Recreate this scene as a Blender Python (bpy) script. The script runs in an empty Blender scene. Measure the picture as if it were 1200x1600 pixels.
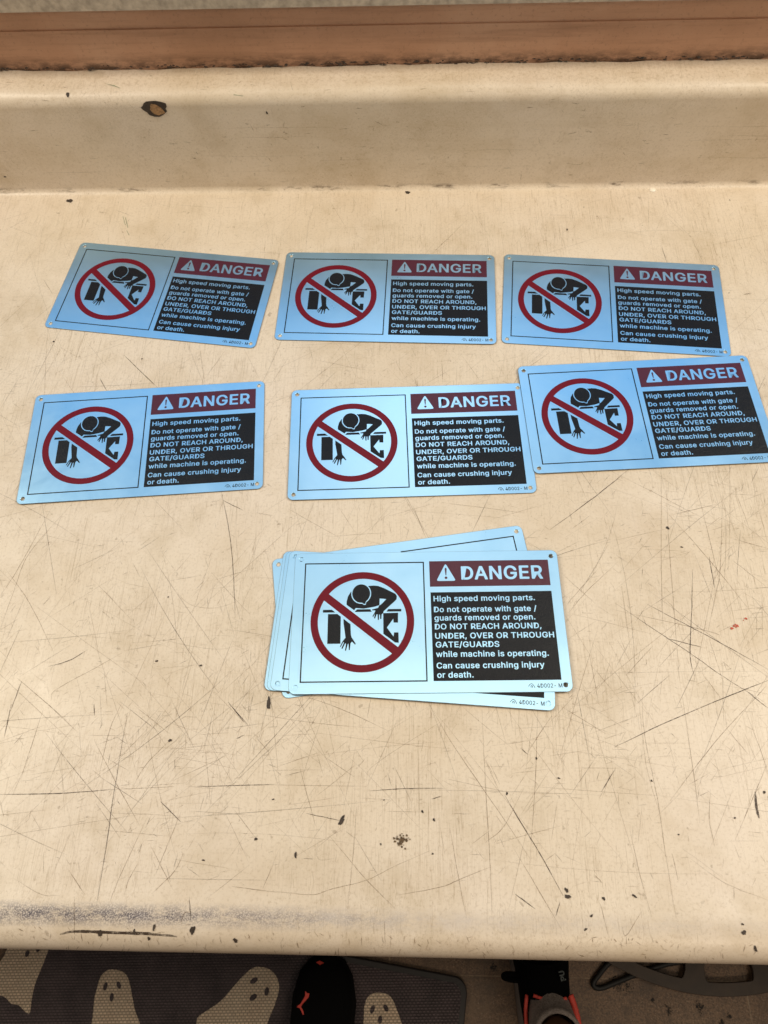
import bpy, bmesh, math, random, os
from mathutils import Vector, Matrix
from mathutils.bvhtree import BVHTree
R = math.radians
sc = bpy.context.scene
C = sc.collection
rnd = random.Random(7)

# ------------------------------------------------------------------ camera
TZ = 0.85                      # height of the counter's top
CAMZ = TZ + 0.61267
PITCH, ROLL, YAW, F = R(64.017), R(-3.3289), R(3.87), 1109.0
fw = Vector((-math.sin(YAW) * math.cos(PITCH), math.cos(YAW) * math.cos(PITCH), -math.sin(PITCH)))
rt = Vector((math.cos(YAW), math.sin(YAW), 0))
dn = fw.cross(rt)              # image down before roll
cr, sr = math.cos(ROLL), math.sin(ROLL)
R1 = cr * rt - sr * dn
D1 = sr * rt + cr * dn
cam = bpy.data.cameras.new('camera')
co = bpy.data.objects.new('camera', cam)
C.objects.link(co)
m = Matrix.Identity(4)
for i in range(3):
    m[i][0], m[i][1], m[i][2] = R1[i], -D1[i], -fw[i]
m[0][3], m[1][3], m[2][3] = 0, 0, CAMZ
co.matrix_world = m
cam.sensor_fit = 'VERTICAL'
cam.sensor_height = 36
cam.lens = F / 1600 * 36
cam.clip_start = 0.02
cam.clip_end = 50
cam.dof.use_dof = True
cam.dof.focus_distance = 0.66
cam.dof.aperture_fstop = 15.0
sc.camera = co

# ------------------------------------------------------------------ light
w = bpy.data.worlds.new('World')
sc.world = w
w.use_nodes = True
w.node_tree.nodes['Background'].inputs[0].default_value = (0.62, 0.60, 0.58, 1)
w.node_tree.nodes['Background'].inputs[1].default_value = 0.10


def area(name, loc, target, sx, sy, power, color):
    l = bpy.data.lights.new(name, 'AREA')
    l.shape = 'RECTANGLE'
    l.size, l.size_y, l.energy, l.color = sx, sy, power, color
    o = bpy.data.objects.new(name, l)
    o.location = loc
    o.rotation_euler = (Vector(target) - Vector(loc)).to_track_quat('-Z', 'Y').to_euler()
    C.objects.link(o)
    return o


area('window_light', (0.0, 1.15, TZ + 0.55), (0.0, 0.2, TZ + 0.15), 2.6, 0.8, 3.6, (0.16, 0.54, 1.0))
area('upper_window_light', (0.0, 1.2, TZ + 1.45), (0.0, 0.2, TZ), 2.6, 0.9, 4.3, (0.30, 0.64, 1.0))
area('middle_sign_glare_light', (0.02, 1.18, TZ + 1.28), (0.0, 0.38, TZ), 0.50, 0.5, 1.25, (1.0, 0.84, 0.64))  # added warm lamp that pales the middle sign of the second row
area('stack_reflection_light', (0.08, 0.78, TZ + 1.8), (0.08, 0.78, TZ), 1.3, 0.7, 2.2, (1.0, 0.92, 0.80))  # added overhead so the top sign of the stack reflects something bright
area('ceiling_tube_light', (0.10, 0.40, TZ + 1.78), (0.10, 0.40, TZ), 1.2, 0.07, 3.2, (1.0, 0.92, 0.78))
area('left_ceiling_light', (-1.45, 0.40, TZ + 1.55), (-0.1, 0.36, TZ), 0.7, 0.9, 28, (1.0, 0.915, 0.755))
area('right_ceiling_light', (1.5, 0.40, TZ + 1.55), (0.1, 0.36, TZ), 0.7, 0.9, 33, (1.0, 0.915, 0.755))
area('rear_fill_light', (0.7, -1.3, TZ + 1.5), (0.2, 0.0, TZ), 1.4, 0.5, 12.5, (1.0, 0.82, 0.62))  # added fill for the floor and the backsplash face

sc.view_settings.view_transform = 'Standard'
sc.view_settings.look = 'None'
sc.view_settings.exposure = 0
sc.view_settings.gamma = 1
sc.view_settings.use_curve_mapping = False
sc.cycles.use_denoising = True
sc.cycles.transparent_max_bounces = 24


# ------------------------------------------------------------------ helpers
def ray(u, v):
    return ((u - 600) / F * R1 + (v - 800) / F * D1 + fw).normalized()


def at(u, v, z):
    d = ray(u, v)
    return Vector((0, 0, CAMZ)) + d * ((z - CAMZ) / d.z)


def tag(o, label=None, cat=None, group=None, kind=None):
    if label: o['label'] = label
    if cat: o['category'] = cat
    if group: o['group'] = group
    if kind: o['kind'] = kind
    return o


def link(name, mesh, mat=None, parent=None):
    o = bpy.data.objects.new(name, mesh)
    C.objects.link(o)
    if mat:
        mesh.materials.clear()
        mesh.materials.append(mat)
    if parent:
        o.parent = parent
    return o


def empty(name, loc, rz=0):
    o = bpy.data.objects.new(name, None)
    o.empty_display_size = 0.05
    o.location = loc
    o.rotation_euler = (0, 0, rz)
    C.objects.link(o)
    return o


def pymesh(name, vs, fs, smooth=False):
    me = bpy.data.meshes.new(name)
    me.from_pydata([tuple(v) for v in vs], [], fs)
    me.update()
    if smooth:
        for p in me.polygons:
            p.use_smooth = True
    return me


def curve_mesh(name, loops, extrude=0, bevel=0, z=0):
    """closed 2-D outlines (inner ones are holes) filled into one mesh"""
    cu = bpy.data.curves.new(name, 'CURVE')
    cu.dimensions = '2D'
    cu.fill_mode = 'BOTH'
    cu.extrude = extrude
    cu.bevel_depth = bevel
    cu.bevel_resolution = 1
    for lp in loops:
        s = cu.splines.new('POLY')
        s.points.add(len(lp) - 1)
        for p, q in zip(s.points, lp):
            p.co = (q[0], q[1], 0, 1)
        s.use_cyclic_u = True
    return to_mesh(name, cu, z)


def to_mesh(name, cu, z=0, mtx=None):
    o = bpy.data.objects.new(name, cu)
    C.objects.link(o)
    bpy.context.view_layer.update()
    dg = bpy.context.evaluated_depsgraph_get()
    me = bpy.data.meshes.new_from_object(o.evaluated_get(dg))
    bpy.data.objects.remove(o)
    bpy.data.curves.remove(cu)
    me.name = name
    if mtx: me.transform(mtx)
    if z: me.transform(Matrix.Translation((0, 0, z)))
    me.materials.clear()
    return me


def circle(cx, cy, r, n=24, ry=None):
    ry = r if ry is None else ry
    return [(cx + r * math.cos(2 * math.pi * i / n), cy + ry * math.sin(2 * math.pi * i / n)) for i in range(n)]


def rrect(x0, y0, x1, y1, r, n=6):
    out = []
    for cx, cy, a in ((x1 - r, y1 - r, 0), (x0 + r, y1 - r, 90), (x0 + r, y0 + r, 180), (x1 - r, y0 + r, 270)):
        for i in range(n + 1):
            t = R(a + 90 * i / n)
            out.append((cx + r * math.cos(t), cy + r * math.sin(t)))
    return out


def mm(l):
    return [(x * .001, y * .001) for x, y in l]


def join_meshes(name, ms):
    bm = bmesh.new()
    for x in ms:
        bm.from_mesh(x)
    me = bpy.data.meshes.new(name)
    bm.to_mesh(me)
    bm.free()
    return me


def tube_mesh(name, pts, r, n=8, smooth=True, r_end=None):
    vs, fs = [], []
    k = len(pts)
    pts = [Vector(p) for p in pts]
    for i, p in enumerate(pts):
        t = (pts[min(i + 1, k - 1)] - pts[max(i - 1, 0)]).normalized()
        a = t.cross(Vector((0, 0, 1)))
        if a.length < 1e-3: a = t.cross(Vector((1, 0, 0)))
        a.normalize()
        b = t.cross(a)
        rr = r if r_end is None else r + (r_end - r) * i / (k - 1)
        for j in range(n):
            th = 2 * math.pi * j / n
            vs.append(p + a * rr * math.cos(th) + b * rr * math.sin(th))
    for i in range(k - 1):
        for j in range(n):
            fs.append((i * n + j, i * n + (j + 1) % n, (i + 1) * n + (j + 1) % n, (i + 1) * n + j))
    fs.append(tuple(range(n)))
    fs.append(tuple(range((k - 1) * n, k * n))[::-1])
    return pymesh(name, vs, fs, smooth)


def spline_pts(P, n=8):
    """Catmull-Rom through the points"""
    P = [Vector(p) for p in P]
    Q = [2 * P[0] - P[1]] + P + [2 * P[-1] - P[-2]]
    out = []
    for i in range(1, len(Q) - 2):
        for k in range(n):
            t = k / n
            a, b, c, d = Q[i - 1], Q[i], Q[i + 1], Q[i + 2]
            out.append(.5 * (2 * b + (c - a) * t + (2 * a - 5 * b + 4 * c - d) * t * t + (3 * b - a - 3 * c + d) * t ** 3))
    out.append(P[-1])
    return out


# ------------------------------------------------------------------ materials
class N:
    def __init__(s, name):
        s.m = bpy.data.materials.new(name)
        s.m.use_nodes = True
        s.t = s.m.node_tree
        s.p = s.t.nodes['Principled BSDF']
        s.out = s.t.nodes['Material Output']

    def n(s, typ, **kw):
        x = s.t.nodes.new(typ)
        for k, v in kw.items():
            setattr(x, k, v)
        return x

    def l(s, a, b):
        s.t.links.new(a, b)

    def val(s, sock, v):
        if hasattr(v, 'is_linked') or isinstance(v, bpy.types.NodeSocket):
            s.l(v, sock)
        else:
            sock.default_value = v

    def coord(s, scale=(1, 1, 1), rot=(0, 0, 0), loc=(0, 0, 0), src='Object'):
        tc = s.n('ShaderNodeTexCoord')
        mp = s.n('ShaderNodeMapping')
        mp.inputs['Scale'].default_value = scale
        mp.inputs['Rotation'].default_value = rot
        mp.inputs['Location'].default_value = loc
        s.l(tc.outputs[src], mp.inputs[0])
        return mp.outputs[0]

    def noise(s, co, scale, detail=4, rough=.55, dist=0):
        x = s.n('ShaderNodeTexNoise')
        s.l(co, x.inputs['Vector'])
        x.inputs['Scale'].default_value = scale
        x.inputs['Detail'].default_value = detail
        x.inputs['Roughness'].default_value = rough
        x.inputs['Distortion'].default_value = dist
        return x.outputs[0]

    def ramp(s, f, stops, interp='LINEAR'):
        x = s.n('ShaderNodeValToRGB')
        x.color_ramp.interpolation = interp
        e = x.color_ramp.elements
        while len(e) < len(stops):
            e.new(.5)
        for el, (p, c) in zip(e, stops):
            el.position = p
            el.color = c if len(c) == 4 else (*c, 1)
        s.l(f, x.inputs[0])
        return x.outputs[0]

    def mapr(s, f, a, b, c, d):
        x = s.n('ShaderNodeMapRange')
        s.l(f, x.inputs[0])
        for i, v in enumerate((a, b, c, d)):
            x.inputs[i + 1].default_value = v
        return x.outputs[0]

    def math(s, op, a, b=0.0):
        x = s.n('ShaderNodeMath', operation=op)
        s.val(x.inputs[0], a)
        s.val(x.inputs[1], b)
        return x.outputs[0]

    def mix(s, f, a, b, mode='MIX'):
        x = s.n('ShaderNodeMix', data_type='RGBA', blend_type=mode)
        s.val(x.inputs['Factor'], f)
        s.val(x.inputs[6], a if not isinstance(a, tuple) or len(a) == 4 else (*a, 1))
        s.val(x.inputs[7], b if not isinstance(b, tuple) or len(b) == 4 else (*b, 1))
        return x.outputs[2]

    def bump(s, h, strength, dist=.001):
        x = s.n('ShaderNodeBump')
        x.inputs['Strength'].default_value = strength
        x.inputs['Distance'].default_value = dist
        s.l(h, x.inputs['Height'])
        s.l(x.outputs[0], s.p.inputs['Normal'])

    def base(s, c):
        s.val(s.p.inputs['Base Color'], c if not isinstance(c, tuple) or len(c) == 4 else (*c, 1))
        return s

    def set(s, **kw):
        for k, v in kw.items():
            s.val(s.p.inputs[k.replace('_', ' ')], v)
        return s


def simple(name, col, rough=.5, metallic=0, var=.15, scale=60, bump=0):
    a = N(name)
    co_ = a.coord()
    nz = a.noise(co_, scale, 5, .6)
    c2 = tuple(x * (1 - var) for x in col)
    c3 = tuple(min(1, x * (1 + var)) for x in col)
    a.base(a.ramp(nz, [(.3, c2), (.7, c3)]))
    a.set(Roughness=rough, Metallic=metallic)
    if bump: a.bump(nz, bump, .0008)
    return a.m


def laminate():
    a = N('worn_cream_laminate')
    o = a.coord()
    big = a.noise(o, 2.6, 5, .6)
    col = a.ramp(big, [(.30, (.565, .462, .340)), (.50, (.605, .510, .402)), (.70, (.615, .522, .432))])
    # brownish handling grime
    g = a.noise(o, 7, 8, .68, .4)
    col = a.mix(a.mapr(g, .48, .70, 0, .42), col, (.42, .31, .19))
    g2 = a.noise(a.coord(loc=(3, 1, 0)), 19, 7, .7)
    col = a.mix(a.mapr(g2, .50, .72, 0, .42), col, (.38, .29, .18))
    # pale scuffed areas
    g3 = a.noise(a.coord(loc=(8, 4, 2)), 5, 6, .65)
    col = a.mix(a.mapr(g3, .55, .78, 0, .35), col, (.70, .60, .49))
    fine = a.noise(o, 420, 3, .7)
    col = a.mix(a.mapr(fine, .52, .72, 0, .42), col, (.33, .245, .16))
    sp = a.noise(a.coord(loc=(1, 7, 3)), 150, 2, .5)
    col = a.mix(a.mapr(sp, .71, .77, 0, .4), col, (.16, .11, .065))
    # hairline scratches: stretched noise, thin level band, several directions
    for k, (ang, sx, sy, amt) in enumerate(((8, 260, 7, .26), (62, 300, 8, .16), (97, 240, 5, .09), (128, 280, 8, .28), (33, 330, 10, .24), (158, 300, 9, .20))):
        s = a.noise(a.coord((sx, sy, sx), (0, 0, R(ang)), (k * 3.1, k, 0)), 1, 2, .5, .25)
        band = a.math('ABSOLUTE', a.math('SUBTRACT', s, .5))
        line = a.mapr(band, 0.0, .012, 1, 0)
        msk = a.mapr(a.noise(a.coord(loc=(k * 5, 2, 1)), 9, 3), .48, .66, 0, amt * 2.0)
        col = a.mix(a.math('MULTIPLY', line, msk), col, (.23, .155, .085))
    # rubbed stripe along the front edge, down to the dark core
    sep = a.n('ShaderNodeSeparateXYZ')
    tc = a.n('ShaderNodeTexCoord')
    a.l(tc.outputs['Object'], sep.inputs[0])
    X, Y = sep.outputs[0], sep.outputs[1]
    d = a.math('ABSOLUTE', a.math('ADD', Y, .0425))
    stripe = a.mapr(d, .001, .0095, 1, 0)
    xf = a.mapr(X, -.20, .02, 1, .06)
    sn = a.noise(a.coord((60, 150, 90)), 1, 8, .85)
    sf = a.noise(a.coord((1, 1, 1)), 900, 2, .6)
    sb = a.noise(a.coord((14, 3, 1), loc=(2, 0, 0)), 1, 3, .6)
    pale = a.math('MULTIPLY', stripe, a.math('MULTIPLY', a.mapr(sn, .36, .60, 0, .8), a.mapr(X, -.20, .25, .9, .2)))
    col = a.mix(pale, col, (.44, .40, .39))
    dk = a.math('MULTIPLY', a.math('MULTIPLY', stripe, xf), a.math('MULTIPLY', a.mapr(sn, .36, .52, 0, 1), a.mapr(sb, .36, .52, .3, 1)))
    dk = a.math('MULTIPLY', dk, a.mapr(sf, .38, .54, .1, 1))
    col = a.mix(dk, col, (.06, .048, .06))
    # smears and drips on the upright backsplash
    up = a.math('MULTIPLY', a.mapr(sep.outputs[2], TZ + .008, TZ + .02, 0, 1), a.mapr(a.noise(a.coord((3.5, 2, 26)), 1, 7, .7, .3), .47, .68, 0, .26))
    col = a.mix(up, col, (.40, .295, .165))
    # brown dirt in the seam at the foot of the backsplash
    ds = a.math('ABSOLUTE', a.math('SUBTRACT', Y, .7405))
    sm = a.math('MULTIPLY', a.mapr(ds, .0004, .0035, 1, 0), a.mapr(a.noise(a.coord((30, 200, 60)), 1, 5, .7), .52, .64, 0, .9))
    sm = a.math('MULTIPLY', sm, a.mapr(sep.outputs[2], TZ + .004, TZ + .008, 1, 0))
    col = a.mix(sm, col, (.10, .07, .045))
    # dust speckle on the backsplash's top
    bt = a.math('MULTIPLY', a.mapr(Y, .752, .760, 0, 1), a.mapr(a.noise(o, 260, 4, .7), .50, .70, 0, .55))
    col = a.mix(bt, col, (.34, .25, .16))
    a.base(col)
    a.set(Roughness=a.mapr(a.noise(o, 30, 6, .7), .3, .7, .30, .50), Specular_IOR_Level=.4)
    h = a.math('ADD', a.noise(o, 55, 5, .6), a.math('MULTIPLY', fine, .5))
    a.bump(h, .16, .0006)
    return a.m


M = {}
M['laminate'] = laminate()


def scratch_mat():
    a = N('dirt_in_scratches')
    at_ = a.n('ShaderNodeAttribute', attribute_name='tone')
    a.base(at_.outputs['Color'])
    a.set(Roughness=.6)
    br = a.noise(a.coord(), 240, 3, .7)
    al = a.math('MULTIPLY', at_.outputs['Alpha'], a.mapr(br, .34, .55, .35, 1))
    a.val(a.p.inputs['Alpha'], al)
    return a.m


M['scratch'] = scratch_mat()
M['chip_dark'] = simple('dark_brown_core', (.035, .022, .014), .7, 0, .5, 300, .5)
M['chip_wood'] = simple('exposed_particle_board', (.27, .15, .065), .75, 0, .45, 420, .6)
M['white_drop'] = simple('dried_white_paint', (.72, .66, .56), .35)
M['red_mark'] = simple('rust_red_smear', (.42, .055, .02), .6, 0, .3, 400)
M['green_mark'] = simple('green_ink', (.10, .20, .09), .6)


def metal_mat():
    a = N('satin_blue_aluminium')
    tc = a.n('ShaderNodeTexCoord')
    oi = a.n('ShaderNodeObjectInfo')
    vm = a.n('ShaderNodeVectorMath', operation='ADD')
    a.l(tc.outputs['Object'], vm.inputs[0])
    a.l(a.math('MULTIPLY', oi.outputs['Random'], 7.0), vm.inputs[1])
    o = vm.outputs[0]
    st = a.n('ShaderNodeMapping')
    st.inputs['Scale'].default_value = (30, 900, 60)
    a.l(o, st.inputs[0])
    n1 = a.noise(o, 620, 3, .7)
    n2 = a.noise(st.outputs[0], 1, 3, .6)
    sm = a.noise(o, 17, 6, .65, .6)                      # finger smudges
    a.base(a.ramp(sm, [(.3, (.395, .655, .845)), (.7, (.455, .71, .90))]))
    a.set(Metallic=.92, Roughness=a.math('ADD', a.mapr(sm, .35, .68, .27, .33), a.mapr(n1, .3, .7, 0, .02)))
    a.bump(a.math('ADD', n1, a.math('MULTIPLY', n2, .5)), .012, .0004)
    return a.m


def ink(name, col, rough, peel, spec=.18):
    a = N(name)
    n1 = a.noise(a.coord(), 750, 3, .6)
    n2 = a.noise(a.coord(loc=(.3, .1, 0)), 160, 3, .6)
    sp = a.noise(a.coord(loc=(.7, .1, 0)), 1300, 2, .5)
    c = a.mix(a.mapr(sp, .70, .78, 0, .5), (*col, 1), tuple(min(1, x * 2 + .05) for x in col))
    a.base(c)
    a.set(Roughness=rough, Specular_IOR_Level=spec)
    a.bump(a.math('ADD', n1, a.math('MULTIPLY', n2, .6)), peel, .0006)
    return a.m


M['alu'] = metal_mat()
M['shaded_cut_edge'] = simple('shaded_sheared_edge', (.16, .20, .23), .45, .6, .2, 300)  # dark tone stands in for shadow lines and dark reflections along plate edges
M['black_ink'] = ink('black_enamel_ink', (.0055, .0052, .0065), .30, .70, .22)
M['red_ink'] = ink('dark_red_enamel_ink', (.120, .0035, .0105), .34, .22, .18)
M['maroon_ink'] = ink('maroon_enamel_ink', (.058, .0048, .0165), .34, .5, .45)

# ------------------------------------------------------------------ setting: floor and wall
ZF = 0.0


def floor_mat():
    a = N('speckled_stone_tile')
    o = a.coord()
    n1 = a.noise(o, 5, 6, .65)
    col = a.ramp(n1, [(.3, (.13, .072, .038)), (.55, (.205, .120, .066)), (.75, (.25, .155, .09))])
    n2 = a.noise(o, 260, 4, .75)
    col = a.mix(a.mapr(n2, .46, .58, 0, .8), col, (.06, .037, .022))
    n3 = a.noise(a.coord(loc=(4, 2, 0)), 420, 3, .7)
    col = a.mix(a.mapr(n3, .54, .66, 0, .8), col, (.34, .235, .15))
    n4 = a.noise(a.coord((14, 55, 1), loc=(1, 2, 0)), 1, 6, .7)
    sep = a.n('ShaderNodeSeparateXYZ')
    tc = a.n('ShaderNodeTexCoord')
    a.l(tc.outputs['Object'], sep.inputs[0])
    side = a.mapr(sep.outputs[0], .21, .26, 1, 0)
    col = a.mix(a.math('MULTIPLY', side, a.mapr(n4, .42, .62, 0, .65)), col, (.12, .075, .04))
    gr = a.noise(a.coord(loc=(9, 2, 0)), 11, 5, .7)
    col = a.mix(a.mapr(gr, .50, .68, 0, .75), col, (.055, .036, .024))
    g5 = a.noise(a.coord(loc=(5, 8, 0)), 42, 6, .75, .5)
    col = a.mix(a.mapr(g5, .50, .66, 0, .7), col, (.075, .045, .026))
    br = a.n('ShaderNodeTexBrick')
    br.offset = 0
    a.l(a.coord(loc=(-.585 + .305 * 4, .183 + .305 * 4, 0)), br.inputs[0])
    br.inputs['Scale'].default_value = 1
    br.inputs['Brick Width'].default_value = .305
    br.inputs['Row Height'].default_value = .305
    br.inputs['Mortar Size'].default_value = .0014
    br.inputs['Mortar Smooth'].default_value = .3
    br.inputs['Color1'].default_value = br.inputs['Color2'].default_value = (0, 0, 0, 1)
    br.inputs['Mortar'].default_value = (1, 1, 1, 1)
    col = a.mix(a.math('MULTIPLY', br.outputs['Fac'], a.mapr(g5, .3, .6, .6, .1)), col, (.40, .30, .20))
    a.base(col)
    a.set(Roughness=.55)
    a.bump(a.math('SUBTRACT', a.math('MULTIPLY', n2, .4), br.outputs['Fac']), .5, .001)
    return a.m


M['floor'] = floor_mat()
fl = link('floor', pymesh('floor', [(-3, -2.5, 0), (3, -2.5, 0), (3, .86, 0), (-3, .86, 0)], [(0, 1, 2, 3)]), M['floor'])
tag(fl, kind='structure')


def wall_mat():
    a = N('dusty_red_brown_paint')
    o = a.coord()
    col = a.ramp(a.noise(o, 4, 6, .65), [(.3, (.43, .235, .14)), (.5, (.53, .30, .19)), (.7, (.60, .37, .25))])
    col = a.mix(a.mapr(a.noise(a.coord((5, 5, 90)), 1, 5, .7), .5, .7, 0, .4), col, (.22, .11, .06))
    col = a.mix(a.mapr(a.noise(o, 240, 4, .75), .56, .75, 0, .5), col, (.16, .085, .05))
    sep = a.n('ShaderNodeSeparateXYZ')
    tc = a.n('ShaderNodeTexCoord')
    a.l(tc.outputs['Object'], sep.inputs[0])
    # grime gathered along the foot of the board
    zf = a.mapr(sep.outputs[2], TZ + .118, TZ + .136, 1, 0)
    col = a.mix(a.math('MULTIPLY', zf, a.mapr(a.noise(a.coord((60, 60, 160)), 1, 5, .7), .40, .58, 0, 1)), col, (.03, .018, .012))
    a.base(col)
    a.set(Roughness=.6)
    a.bump(a.noise(o, 180, 4, .6), .25, .0008)
    return a.m


M['wall'] = wall_mat()
M['frame'] = simple('weathered_grey_paint', (.36, .30, .235), .55, 0, .3, 130, .3)


def extrude_profile(name, prof, x0, x1, nx, smooth_ang=35, jitter=None):
    xs = [x0 + (x1 - x0) * i / nx for i in range(nx + 1)]
    k = len(prof)
    vs, fs = [], []
    for i, x in enumerate(xs):
        for j, (y, z) in enumerate(prof):
            dy, dz = jitter(x, j) if jitter else (0, 0)
            vs.append((x, y + dy, z + dz))
    for i in range(nx):
        for j in range(k - 1):
            a = i * k + j
            fs.append((a, a + 1, a + k + 1, a + k))
    fs.append(tuple(range(k))[::-1])
    fs.append(tuple(range(nx * k, nx * k + k)))
    me = pymesh(name, vs, fs)
    me.shade_smooth()
    me.set_sharp_from_angle(angle=R(smooth_ang))
    return me


# red-brown painted wall below the window, with a shallow groove; the floor's far end
wy = .792
wl = link('wall', extrude_profile('wall', [(wy + .10, 0), (wy, 0), (wy, TZ + .1625), (wy + .0012, TZ + .163), (wy + .0012, TZ + .1645), (wy, TZ + .165),
                                           (wy, TZ + .205), (wy + .10, TZ + .205)][::-1], -3, 3, 1), M['wall'])
tag(wl, kind='structure')
# grey window sill overhanging it
sl = link('window_sill', extrude_profile('window_sill', [(.90, TZ + .2055), (.786, TZ + .2055), (.783, TZ + .1925), (.777, TZ + .1900), (.772, TZ + .1925), (.772, TZ + .230),
                                                         (.776, TZ + .2345), (.90, TZ + .240)][::-1], -3, 3, 1), M['frame'])
tag(sl, 'weathered grey window sill along the top of the red-brown wall', 'window sill')

# ------------------------------------------------------------------ the counter
def arc(cy, cz, r, a0, a1, n):
    return [(cy + r * math.cos(R(a0 + (a1 - a0) * i / n)), cz + r * math.sin(R(a0 + (a1 - a0) * i / n))) for i in range(n + 1)]


PROF = [(-.020, -.046), (-.060, -.046)]
PROF += arc(-.064, -.041, .004, 270, 180, 3)
PROF += arc(-.0465, -.0195, .0215, 180, 92, 10)
PROF += [(-.040, .0024), (-.034, .0018), (-.027, .0005), (-.020, 0.0), (.30, 0), (.733, 0)]
PROF += arc(.7335, .0075, .0075, 270, 356, 5)
PROF += [(.7422, .06), (.7432, .108)]
PROF += arc(.7572, .1085, .014, 176, 92, 8)
PROF += [(.7620, .1228), (.7700, .1232), (.7870, .1235)]
PROF += [(.7895, .1215), (.7895, -.030), (-.020, -.030)]
PROFZ = [(y, z + TZ) for y, z in PROF]
KTOP = [i for i, p in enumerate(PROF) if p[0] > .75 and p[1] > .1]


def cj(x, j):
    dz = .00045 * math.sin(x * 9 + 1) + .0003 * math.sin(x * 23)
    if j in KTOP:
        y = PROF[j][0]
        if y > .786:                                  # chipped rear edge
            c = math.exp(-((x - .447) / .006) ** 2) * .010
            return (-c - .0007 * math.sin(x * 61) - .0006 * math.sin(x * 133 + 1), dz)
        return (0, dz)
    return (0, 0)


ctop = link('counter', extrude_profile('counter', PROFZ, -1.15, 1.15, 460, 50, cj), M['laminate'])
tag(ctop, 'worn cream laminate counter with raised backsplash, covered in scratches', 'counter')


def cabinet():
    bm = bmesh.new()
    for x0, x1, y0, y1, z0, z1 in ((-1.15, 1.15, .50, .7875, 0, TZ - .0302), (-1.15, -1.11, .05, .4998, 0, TZ - .0302), (1.11, 1.15, .05, .4998, 0, TZ - .0302)):
        r = bmesh.ops.create_cube(bm, size=1)
        for v in r['verts']:
            v.co = Vector(((x0 + x1) / 2 + v.co.x * (x1 - x0), (y0 + y1) / 2 + v.co.y * (y1 - y0), (z0 + z1) / 2 + v.co.z * (z1 - z0)))
    me = bpy.data.meshes.new('cabinet_base')
    bm.to_mesh(me)
    bm.free()
    return me


link('cabinet_base', cabinet(), simple('brown_cabinet_board', (.16, .10, .06), .6), ctop)


def surf(u, v):
    """where the line of sight through a photo point meets the counter's profile"""
    d = ray(u, v)
    best = None
    for (y0, z0), (y1, z1) in zip(PROFZ[:-2], PROFZ[1:-1]):
        ey, ez = y1 - y0, z1 - z0
        det = d.y * -ez + ey * d.z
        if abs(det) < 1e-12: continue
        ry, rz = y0, z0 - CAMZ
        t = (ry * -ez + ey * rz) / det
        s = (d.y * rz - d.z * ry) / det
        if t > 0 and -1e-6 <= s <= 1 + 1e-6 and (best is None or t < best[0]):
            n = Vector((0, -ez, ey)).normalized()
            if n.dot(d) > 0: n = -n
            best = (t, n)
    if not best: return None
    return Vector((0, 0, CAMZ)) + d * best[0], best[1]


class Ribbons:
    def __init__(s):
        s.v, s.f, s.c = [], [], []

    def add(s, pts, w, col, a):
        """pts: list of (position, normal); w in metres; a opacity"""
        k = len(pts)
        base = len(s.v)
        for i, (p, n) in enumerate(pts):
            t = pts[min(i + 1, k - 1)][0] - pts[max(i - 1, 0)][0]
            side = n.cross(t)
            if side.length < 1e-9: side = Vector((1, 0, 0))
            side.normalize()
            e = math.sin(math.pi * min(1, max(0, (i + .15) / (k - .7))))
            ww = w * (.35 + .65 * e ** .5) * rnd.uniform(.8, 1.2) / 2
            h = n * .00022
            s.v += [p + h - side * ww, p + h + side * ww]
            s.c += [(*col, a * (.45 + .55 * e))] * 2
            if i:
                q = base + 2 * i
                s.f.append((q - 2, q - 1, q + 1, q))

    def mesh(s, name):
        me = pymesh(name, s.v, s.f)
        ca = me.color_attributes.new('tone', 'FLOAT_COLOR', 'POINT')
        for i, c in enumerate(s.c):
            ca.data[i].color = c
        return me


BR, DK = (.16, .095, .045), (.045, .026, .016)
rb = Ribbons()


def img_line(P, w, a, col, wob=.6):
    P = spline_pts([(x, y, 0) for x, y in P], 5) if len(P) > 2 else [Vector((P[0][0] + (P[1][0] - P[0][0]) * i / 6, P[0][1] + (P[1][1] - P[0][1]) * i / 6, 0)) for i in range(7)]
    pts = []
    for p in P:
        q = surf(p.x + rnd.uniform(-wob, wob) * .5, p.y + rnd.uniform(-wob, wob) * .5)
        if q: pts.append(q)
    if len(pts) > 1: rb.add(pts, w, col, a)


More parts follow.
